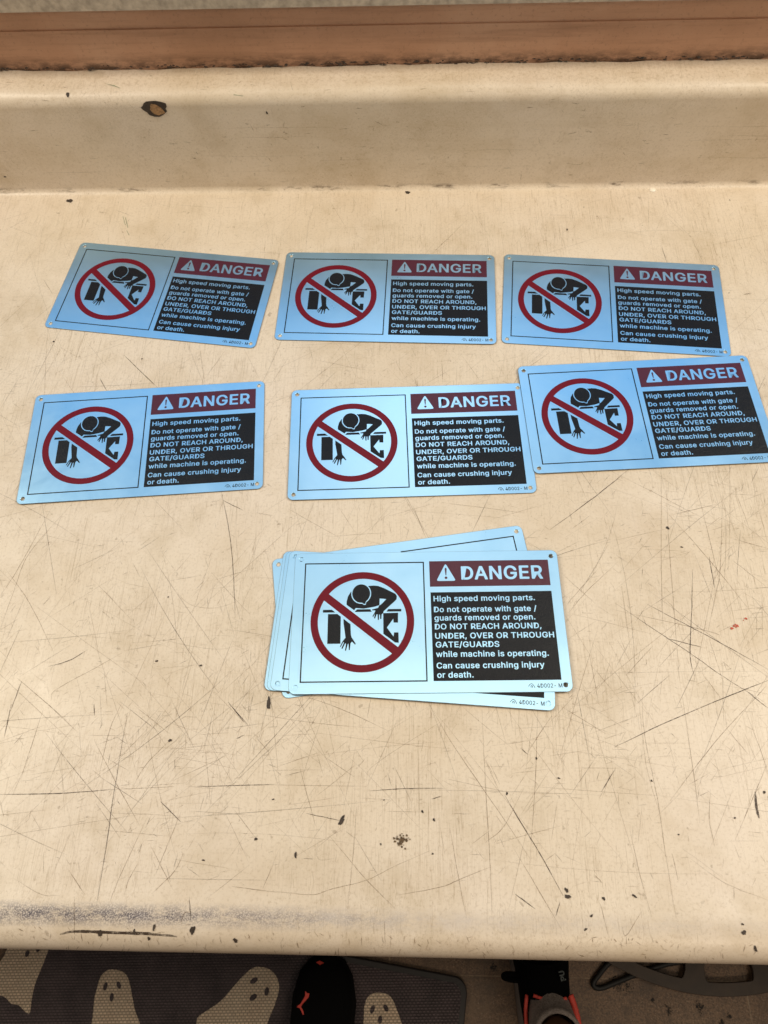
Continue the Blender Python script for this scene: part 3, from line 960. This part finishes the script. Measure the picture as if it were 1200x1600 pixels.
G1 = 'danger signs laid out in two rows on the counter'
G2 = 'danger signs in the fanned stack'
ALL = 'brwhms'
SIGNS = [
    ((-.2751, .5744, 0), -7.42, ALL, 'blue aluminium danger sign at the left of the back row, turned clockwise', G1),
    ((-.0205, .5670, 0), -1.92, ALL, 'blue aluminium danger sign in the middle of the back row, lying between two others', G1),
    ((.2293, .5553, 0), -4.72, ALL, 'blue aluminium danger sign at the right of the back row, touching the sign below it', G1),
    ((-.2645, .3778, 0), 4.36, ALL, 'blue aluminium danger sign at the left of the second row, tilted up to the right', G1),
    ((.0043, .3786, 0), 2.15, ALL, 'paler silvery danger sign in the middle of the second row', G1),
    ((.2427, .4105, .0010), 3.33, ALL, 'blue danger sign at the right of the second row, cut off by the picture edge', G1),
    ((.0204, .1902, .0031), 1.16, ALL, 'large bright danger sign on top of the stack, nearest the counter front', G2),
    ((.0094, .1840, .0023), -3.55, 'bms', 'sign directly under the top one of the stack, its lower right corner sticking out', G2),
    ((.0062, .1841, .0015), -3.45, '', 'mostly hidden stack sign showing a thin left edge, inner of two such edges', G2),
    ((.0036, .1845, .0008), -3.35, '', 'mostly hidden stack sign showing a thin left edge, outer of two such edges', G2),
    ((.0028, .2020, .0000), -171.15, 'b', 'bottom sign of the stack, upside down, its corner sticking out at the upper right', G2),
]
for (x, y, z), rz, parts, lab, grp in SIGNS:
    o = link('warning_sign', plate_me)
    tl = (rnd.uniform(-.0035, .0035), rnd.uniform(-.0035, .0035)) if parts == ALL and z < .003 else (0.0, 0.0)
    o.location = (x, y, TZ + z + PT + .0003 + .065 * abs(tl[0]) + .12 * abs(tl[1]))
    o.rotation_euler = (tl[0], tl[1], R(rz))
    if parts == 'b': o.scale = (.978, 1, 1)
    tag(o, lab, 'sign', grp)
    add_parts(o, parts)

# ------------------------------------------------------------------ on the floor: mat, ring base, wire
def mat_material(name, c1, c2):
    a = N(name)
    vx = a.coord((1, 1, 1), (0, 0, R(-10)))
    w1 = a.n('ShaderNodeTexBrick')
    a.l(vx, w1.inputs[0])
    w1.offset = .5
    w1.inputs['Scale'].default_value = 1
    w1.inputs['Brick Width'].default_value = .0066
    w1.inputs['Row Height'].default_value = .0042
    w1.inputs['Mortar Size'].default_value = .0014
    w1.inputs['Mortar Smooth'].default_value = 1.0
    w1.inputs['Color1'].default_value = (1, 1, 1, 1)
    w1.inputs['Color2'].default_value = (.8, .8, .8, 1)
    w1.inputs['Mortar'].default_value = (.42, .42, .42, 1)
    nz = a.noise(a.coord(), 25, 5, .65)
    c = a.mix(a.mapr(nz, .35, .7, 0, 1), (*c1, 1), (*c2, 1))
    c = a.mix(1.0, c, w1.outputs['Color'], 'MULTIPLY')
    a.base(c)
    a.set(Roughness=.45)
    a.bump(a.math('SUBTRACT', 1.0, w1.outputs['Fac']), .9, .0012)
    return a.m


M['mat_dark'] = mat_material('woven_dark_vinyl', (.068, .047, .049), (.118, .084, .086))
M['mat_pale'] = mat_material('woven_cream_vinyl', (.74, .56, .40), (.80, .63, .46))
M['rubber'] = simple('black_rubber', (.02, .017, .016), .6)
MT = .011
ea, eb = at(520, 1491, MT), at(708, 1527, MT)
ed = (eb - ea)
ed.z = 0
mang = math.atan2(ed.y, ed.x)
mx = Vector((math.cos(mang), math.sin(mang), 0))
my = Vector((-mx.y, mx.x, 0))
pr = at(727, 1565, MT)
# corner: on the top edge line, at the right edge's offset
corner = ea + mx * (pr - ea).dot(mx)
mat = empty('floor_mat', (corner.x, corner.y, 0), mang)
tag(mat, 'dark woven floor mat printed with cream ghosts, under the counter front', 'floor mat')
MW, MH = .80, .50
mb = link('mat_edge', curve_mesh('mat_edge', [rrect(-MW, -MH, 0, 0, .022, 8)], .0035, .002, .0055), M['rubber'], mat)
mp_ = link('mat_surface', curve_mesh('mat_surface', [rrect(-MW + .008, -MH + .008, -.008, -.008, .018, 8)], .0002, 0, MT + .0003), M['mat_dark'], mat)
inv = Matrix.Translation((corner.x, corner.y, 0)) @ Matrix.Rotation(mang, 4, 'Z')
inv = inv.inverted()


def on_mat(P):
    return [(q.x, q.y) for q in ((inv @ at(u, v, MT)) for u, v in P)]


def smooth_loop(P, n=5):
    k = len(P)
    out = []
    for i in range(k):
        a, b, c, d = (Vector((*P[(i + j) % k], 0)) for j in (-1, 0, 1, 2))
        for s in range(n):
            t = s / n
            q = .5 * (2 * b + (c - a) * t + (2 * a - 5 * b + 4 * c - d) * t * t + (3 * b - a - 3 * c + d) * t ** 3)
            out.append((q.x, q.y))
    return out


def ghost(P, eyes, label):
    g = link('ghost_print', curve_mesh('ghost_print', [ccw(smooth_loop(on_mat(P)))], .0001, 0, MT + .0008), M['mat_pale'], mat)
    tag(g, label)
    for (u, v, a, b, ang) in eyes:
        e = [(u + a * math.cos(t) * math.cos(ang) - b * math.sin(t) * math.sin(ang), v + a * math.cos(t) * math.sin(ang) + b * math.sin(t) * math.cos(ang)) for t in [k * math.pi / 7 for k in range(14)]]
        link('eye', curve_mesh('eye', [ccw(on_mat(e))], .0001, 0, MT + .0012), M['mat_dark'], g)


ghost([(-22, 1535), (-10, 1516), (5, 1496), (18, 1476), (60, 1458), (78, 1472), (70, 1500), (56, 1535), (50, 1560), (47, 1582), (40, 1581), (30, 1571), (18, 1568), (8, 1558), (-4, 1555), (-15, 1556)],
      [(43, 1490, 5.5, 3.2, 1.9), (60, 1483, 5, 3, 1.9)], 'cream ghost at the far left, cut by the picture edge')
ghost([(145, 1590), (148, 1560), (153, 1540), (158, 1525), (168, 1516), (180, 1515), (193, 1519), (201, 1530), (206, 1552), (211, 1578), (219, 1600), (230, 1640), (222, 1650), (205, 1640), (180, 1652), (155, 1642), (140, 1650), (140, 1620)],
      [(165, 1541, 7, 3.2, 1.85), (186, 1539, 6, 3.4, 1.3), (175, 1558, 7, 3.2, 1.7)], 'upright cream ghost in the middle of the mat')
ghost([(309, 1590), (325, 1578), (345, 1564), (362, 1545), (378, 1527), (394, 1513), (408, 1511), (422, 1515), (433, 1528), (436, 1545), (430, 1568), (421, 1590), (410, 1620), (395, 1650), (375, 1640), (355, 1650), (335, 1632), (315, 1625), (308, 1605)],
      [(397, 1532, 7, 4, -.6), (417, 1549, 7, 3.6, 1.75), (396, 1558, 7, 4.2, -.7)], 'leaning cream ghost with its head to the right')
ghost([(569, 1580), (570, 1570), (574, 1559), (583, 1552), (594, 1551), (606, 1554), (614, 1563), (621, 1580), (628, 1600), (640, 1640), (620, 1652), (600, 1642), (580, 1652), (568, 1630)],
      [(582, 1577, 7, 3.4, 1.9), (603, 1575, 6, 3.4, 1.2), (594, 1593, 6.5, 3.4, 1.65)], 'small cream ghost beside the black shoe')

M['floor_smudge'] = simple('black_floor_dirt', (.022, .016, .012), .8, 0, .4, 300)
for u, v, r, asp in ((972, 1541, .017, 1.5), (962, 1533, .008, 1), (1093, 1573, .0075, .8), (1045, 1580, .004, .5), (1020, 1562, .003, 1), (1128, 1598, .006, 1), (770, 1512, .006, 1), (1140, 1588, .003, 1)):
    p0 = at(u, v, .0008)
    vs, fs = [], []
    for q in range(int(14 + r * 5200)):
        e = rnd.gauss(0, .42)
        c_ = p0 + Vector((r * rnd.gauss(0, .45), r * rnd.gauss(0, .45) / asp, q * 2e-6))
        rr = rnd.uniform(.0004, .0016) * (1.3 if q < 6 else .8)
        b0 = len(vs)
        vs += [c_ + Vector((rr * rnd.uniform(.5, 1.3) * math.cos(k * .785 + e), rr * rnd.uniform(.5, 1.2) * math.sin(k * .785 + e), 0)) for k in range(8)]
        fs.append(tuple(range(b0, b0 + 8)))
    link('dirt_spot', pymesh('dirt_spot', vs, fs), M['floor_smudge'], fl)

# ring base: steel annulus with rounded openings
def circ3(a, b, c):
    d = 2 * (a.x * (b.y - c.y) + b.x * (c.y - a.y) + c.x * (a.y - b.y))
    A, B, CC = (p.x ** 2 + p.y ** 2 for p in (a, b, c))
    return Vector(((A * (b.y - c.y) + B * (c.y - a.y) + CC * (a.y - b.y)) / d, (A * (c.x - b.x) + B * (a.x - c.x) + CC * (b.x - a.x)) / d)), 0


ZR = .016
pa, pb, pc = at(957, 1507, ZR), at(1045, 1544, ZR), at(1185, 1553, ZR)
cc, _ = circ3(pa, pb, pc)
RR = (Vector((pa.x, pa.y)) - cc).length
ringo = empty('ring_base', (cc.x, cc.y, 0))
tag(ringo, 'dark curved metal ring base with rounded openings under the counter', 'metal base')
h0, h1 = at(1100, 1530, ZR), at(1182, 1530, ZR)
an = [math.atan2(h.y - cc.y, h.x - cc.x) for h in (h0, h1)]
half = (an[1] - an[0]) / 2
mid = sum(an) / 2
pitch_ = 2 * half + .028 / RR * 1.15
nh = max(6, int(round(2 * math.pi / pitch_)))
pitch_ = 2 * math.pi / nh
loops = [circle(0, 0, RR, 180)]
RIN, ROUT = RR - .105, RR - .0185
for k in range(nh):
    a0 = mid + k * pitch_
    lp = []
    for s in range(9):
        t = a0 + half * (-.84 + 1.68 * s / 8)
        lp.append((ROUT * math.cos(t), ROUT * math.sin(t)))
    for s in range(1, 4):
        t = a0 + half * (.84 + .16 * s / 3)
        r = ROUT - .014 * (s / 3) ** 2
        lp.append((r * math.cos(t), r * math.sin(t)))
    t = a0 + half
    lp.append(((RIN + .01) * math.cos(t), (RIN + .01) * math.sin(t)))
    for s in range(9):
        t = a0 + half * (.84 - 1.68 * s / 8)
        lp.append((RIN * math.cos(t), RIN * math.sin(t)))
    t = a0 - half
    lp.append(((RIN + .01) * math.cos(t), (RIN + .01) * math.sin(t)))
    for s in range(1, 4):
        t = a0 - half * (1 - .16 * s / 3)
        r = ROUT - .014 * (1 - s / 3) ** 2
        lp.append((r * math.cos(t), r * math.sin(t)))
    loops.append(lp)
loops.append(circle(0, 0, RIN - .035, 120))
M['ring'] = simple('worn_bronze_steel', (.042, .027, .017), .5, .2, .25, 40, .15)
link('ring_plate', curve_mesh('ring_plate', loops, .0018, .0008, ZR - .003), M['ring'], ringo)
link('ring_rim', tube_mesh('ring_rim', [((RIN - .0352) * math.cos(k * math.pi / 60), (RIN - .0352) * math.sin(k * math.pi / 60), ZR - .009) for k in range(121)], .007, 10), M['ring'], ringo)
for k in range(4):
    a0 = mid + (k + .5) * 2 * math.pi / 4 + .9
    lm = tube_mesh('foot', [((RIN - .03) * math.cos(a0), (RIN - .03) * math.sin(a0), ZR - .004), ((RIN - .03) * math.cos(a0), (RIN - .03) * math.sin(a0), .0)], .012, 12)
    link('foot', lm, M['rubber'], ringo)
wp = [(1080, 1499), (1065, 1502), (1035, 1508), (1000, 1520), (962, 1535), (942, 1543), (931, 1543), (927, 1536), (936, 1523), (947, 1509), (955, 1502), (968, 1488)]
wpts = spline_pts([at(u, v, .0055) for u, v in wp], 6)
M['wire'] = simple('black_coated_wire', (.008, .007, .006), .6)
tag(link('bent_wire', tube_mesh('bent_wire', wpts, .0044, 10), M['wire']), 'thick black bent wire loop lying on the tiles beside the metal ring base', 'wire')

# ------------------------------------------------------------------ the person standing at the counter
M['shoe'] = simple('black_knit_fabric', (.0025, .0022, .0022), .95, 0, .4, 700, .5)
M['sole'] = simple('black_foam_sole', (.004, .0035, .0035), .9)
for q in ('shoe', 'sole'):
    M[q].node_tree.nodes['Principled BSDF'].inputs['Specular IOR Level'].default_value = .12
M['sole_grey'] = simple('grey_foam_sole', (.16, .125, .105), .7)
M['coral'] = simple('coral_fabric', (.72, .075, .05), .6, 0, .1, 300)
M['sock'] = simple('heather_grey_knit', (.27, .215, .185), .9, 0, .5, 420, .6)
M['skin'] = simple('brown_skin', (.16, .07, .035), .5, 0, .15, 60, .1)
M['tab'] = simple('grey_print', (.075, .088, .086), .6)


def loft(name, secs, n=28, sub=1):
    """secs: (y, halfwidth_left, halfwidth_right, z_bottom, z_top, squareness)"""
    vs, fs = [], []
    for (y, wl_, wr_, z0, z1, e) in secs:
        for j in range(n):
            th = 2 * math.pi * j / n
            c, s = math.cos(th), math.sin(th)
            x = (wr_ if c > 0 else wl_) * math.copysign(abs(c) ** e, c)
            zc = z0 + (z1 - z0) * .35
            z = zc + ((z1 - zc) if s > 0 else (zc - z0)) * math.copysign(abs(s) ** (e if s > 0 else .35), s)
            vs.append((x, y, z))
    k = len(secs)
    for i in range(k - 1):
        for j in range(n):
            fs.append((i * n + j, i * n + (j + 1) % n, (i + 1) * n + (j + 1) % n, (i + 1) * n + j))
    fs.append(tuple(range(n)))
    fs.append(tuple(range((k - 1) * n, k * n))[::-1])
    me = pymesh(name, [(x * 1.1, y, z) for x, y, z in vs], fs, True)
    return me


def make_shoe(parent, loc, rz, mirror):
    sh = empty('shoe', loc, rz)
    sh.parent = parent
    s = -1 if mirror else 1          # left foot bulges the other way

    def W(l, r): return (l, r) if s == 1 else (r, l)
    sole = [(-.004, *W(.022, .022), .004, .024, .6), (.010, *W(.036, .036), 0, .030, .6), (.06, *W(.040, .041), 0, .032, .6), (.12, *W(.040, .043), 0, .030, .6), (.18, *W(.047, .052), 0, .028, .6),
            (.225, *W(.047, .053), .001, .026, .6), (.262, *W(.038, .046), .004, .025, .6), (.283, *W(.024, .030), .008, .024, .6), (.291, *W(.008, .010), .012, .022, .6)]
    link('sole', loft('sole', [q for q in sole]), M['sole'] if mirror else M['sole_grey'], sh)
    up = [(.004, *W(.018, .018), .020, .075, .8), (.014, *W(.029, .029), .020, .090, .8), (.05, *W(.034, .034), .020, .086, .8), (.09, *W(.036, .037), .020, .084, .8), (.125, *W(.037, .040), .020, .088, .85),
          (.16, *W(.041, .046), .020, .078, .9), (.20, *W(.044, .050), .020, .064, .9), (.235, *W(.042, .048), .019, .054, .9), (.262, *W(.034, .041), .019, .046, .9), (.279, *W(.022, .027), .018, .039, .9), (.287, *W(.007, .009), .018, .030, .9)]
    upo = link('upper', loft('upper', up, 32), M['shoe'], sh)
    # padded collar round the ankle
    for sg in (-1, 1):
        col = [(sg * (.020 + .021 * math.cos(t)), .064 + .060 * math.sin(t), .090 - .004 * math.sin(t)) for t in [R((-60 if sg > 0 else -55) + 8.0 * k) for k in range(14)]]
        link('collar', tube_mesh('collar', col, .0052 if sg > 0 else .0030, 8), M['coral'], sh)
    ton = []
    for k in range(7):
        y = .104 + .014 * k
        ton.append((y, .031, .031, .066 - .004 * k, .107 - .0052 * k, .8))
    link('tongue', loft('tongue', ton, 20), M['shoe'], sh)
    rim = [(x, .1035 + 5 * x * x - .12 * x, .1065 - abs(x) * .2) for x in [(-.026 + .0065 * i) for i in range(9)]]
    link('tongue_edge', tube_mesh('tongue_edge', rim, .0026, 6), M['coral'], sh)
    for k in range(3):
        y = .150 + .018 * k
        z = .095 - .0100 * k
        link('lace', tube_mesh('lace', spline_pts([(-.034, y + .004, z - .018), (-.02, y, z - .003), (0, y - .002, z + .002), (.02, y, z - .003), (.036, y + .004, z - .020)], 4), .0028, 6), M['shoe'], sh)
    return sh, upo


per = empty('person', (.06, -.34, 0))
tag(per, 'person in black sneakers and grey socks standing at the counter front', 'person')
pinv = Matrix.Translation((-.06, .34, 0))


def rel(p): return Vector(p) - Vector((.06, -.34, 0))


# left shoe: toe just in front of the counter edge; right shoe: further forward, under it
LT = at(515, 1498, .03)
rzL, rzR = R(-4), R(4)
lL = Vector((LT.x + .285 * math.sin(rzL), LT.y - .285 * math.cos(rzL), 0))
RA = at(866, 1611, .10)
lR = Vector((RA.x + .062 * math.sin(rzR), RA.y - .062 * math.cos(rzR), 0))
shL, upL = make_shoe(per, rel(lL), rzL, True)
shR, upR = make_shoe(per, rel(lR), rzR, False)
tag(shL, 'black sneaker with an orange leaping-cat emblem, toe at the counter edge')
tag(shR, 'black sneaker with coral collar and grey print on the tongue')
AL = Vector((lL.x - .062 * math.sin(rzL), lL.y + .062 * math.cos(rzL), 0))
AR = Vector((lR.x - .062 * math.sin(rzR), lR.y + .062 * math.cos(rzR), 0))


def skin_body():
    hip = Vector(((AL.x + AR.x) / 2, -.42, .95))
    me = bpy.data.meshes.new('body')
    V, E, rad = [hip, hip + Vector((0, -.02, .28))], [(0, 1)], [(.15, .11), (.15, .10)]
    for A, s in ((AL, -1), (AR, 1)):
        b = len(V)
        V += [Vector((hip.x + s * .10, hip.y, .86)), Vector((A.x * .8 + (hip.x + s * .10) * .2, A.y - .055, .50)), Vector((A.x, A.y - .045, .33)), Vector((A.x, A.y - .012, .14)), Vector((A.x, A.y, .06))]
        rad += [(.085, .085), (.055, .058), (.054, .058), (.034, .037), (.032, .036)]
        E += [(0, b), (b, b + 1), (b + 1, b + 2), (b + 2, b + 3), (b + 3, b + 4)]
    me.from_pydata([tuple(rel(v)) for v in V], E, [])
    o = bpy.data.objects.new('body', me)
    C.objects.link(o)
    sk = o.modifiers.new('s', 'SKIN')
    for i, r in enumerate(rad):
        me.skin_vertices[0].data[i].radius = r
    me.skin_vertices[0].data[0].use_root = True
    o.modifiers.new('d', 'SUBSURF').levels = 2
    bpy.context.view_layer.update()
    dg = bpy.context.evaluated_depsgraph_get()
    out = bpy.data.meshes.new_from_object(o.evaluated_get(dg))
    out.name = 'body'
    bpy.data.objects.remove(o)
    out.shade_smooth()
    return out


link('body', skin_body(), M['skin'], per)
for A in (AL, AR):
    A2 = rel(A)
    prof = [(.064, .034, .048), (.085, .037, .048), (.105, .038, .045), (.125, .0385, .043), (.133, .0400, .044), (.141, .0400, .0435), (.143, .0375, .0405), (.141, .0345, .0375)]
    vs, fs = [], []
    n = 28
    for z, rx, ry in prof:
        for j in range(n):
            t = 2 * math.pi * j / n
            fr = max(0, math.sin(t)) * .020 * max(0, (.128 - z) / .05) ** 1.3
            vs.append((A2.x + rx * math.cos(t), A2.y - .012 * max(0, (z - .06) / .08) + ry * math.sin(t) + .004 + fr, z))
    for i in range(len(prof) - 1):
        for j in range(n):
            fs.append((i * n + j, i * n + (j + 1) % n, (i + 1) * n + (j + 1) % n, (i + 1) * n + j))
    link('sock', pymesh('sock', vs, fs, True), M['sock'], per)
bpy.context.view_layer.update()


def decal(name, obj_, P, mat_, parent, lift=.0008):
    """an outline pressed onto a shoe's surface along the line of sight, then owned by that shoe"""
    dg = bpy.context.evaluated_depsgraph_get()
    bv = BVHTree.FromObject(obj_, dg)
    mw = obj_.matrix_world
    mi = mw.inverted()
    out = []
    for u, v in P:
        d = mi.to_3x3() @ ray(u, v)
        h = bv.ray_cast(mi @ Vector((0, 0, CAMZ)), d)
        if h[0] is None: return None
        out.append(h[0] + h[1] * lift * (1 if h[1].dot(d) < 0 else -1))
    bm = bmesh.new()
    f = bm.faces.new([bm.verts.new(p) for p in out])
    bmesh.ops.triangulate(bm, faces=[f])
    me = bpy.data.meshes.new(name)
    bm.to_mesh(me)
    bm.free()
    o = link(name, me, mat_, parent)
    o.matrix_parent_inverse = Matrix.Identity(4)
    so_ = o.modifiers.new('t', 'SOLIDIFY')
    so_.thickness = .0006
    return o


cat_ = [(150, 275), (160, 288), (175, 290), (171, 312), (150, 337), (132, 356), (123, 374), (135, 394), (141, 420), (134, 423), (125, 400), (115, 381), (97, 376), (105, 365), (120, 355), (135, 330), (148, 308)]
decal('cat_emblem', upL, [(440 + x / 4, 1480 + y / 4) for x, y in cat_], M['coral'], shL)
decal('toe_mark', upL, [(494, 1504), (500, 1502), (506, 1505), (500, 1508)], M['coral'], shL)
# tongue print
cu = bpy.data.curves.new('print', 'FONT')
cu.body = 'PU'
if FONT: cu.font = FONT
cu.size = .015
cu.offset = .0005
pm = to_mesh('tongue_print', cu)
pm.transform(Matrix.Translation((.029, .128, .1035)) @ Matrix.Rotation(R(100), 4, 'Z'))
link('tongue_print', pm, M['tab'], shR)
# loose lace end sticking out to the left of the right shoe
lp = [at(u, v, z) - Vector(lR) for u, v, z in ((850, 1528, .085), (830, 1525, .07), (810, 1523, .055), (791, 1522, .05), (787, 1527, .048), (800, 1531, .052), (825, 1532, .066), (850, 1534, .085))]
rot = Matrix.Rotation(-rzR, 4, 'Z')
link('lace_loop', tube_mesh('lace_loop', spline_pts([rot @ p for p in lp], 5), .0042, 8), M['shoe'], shR)
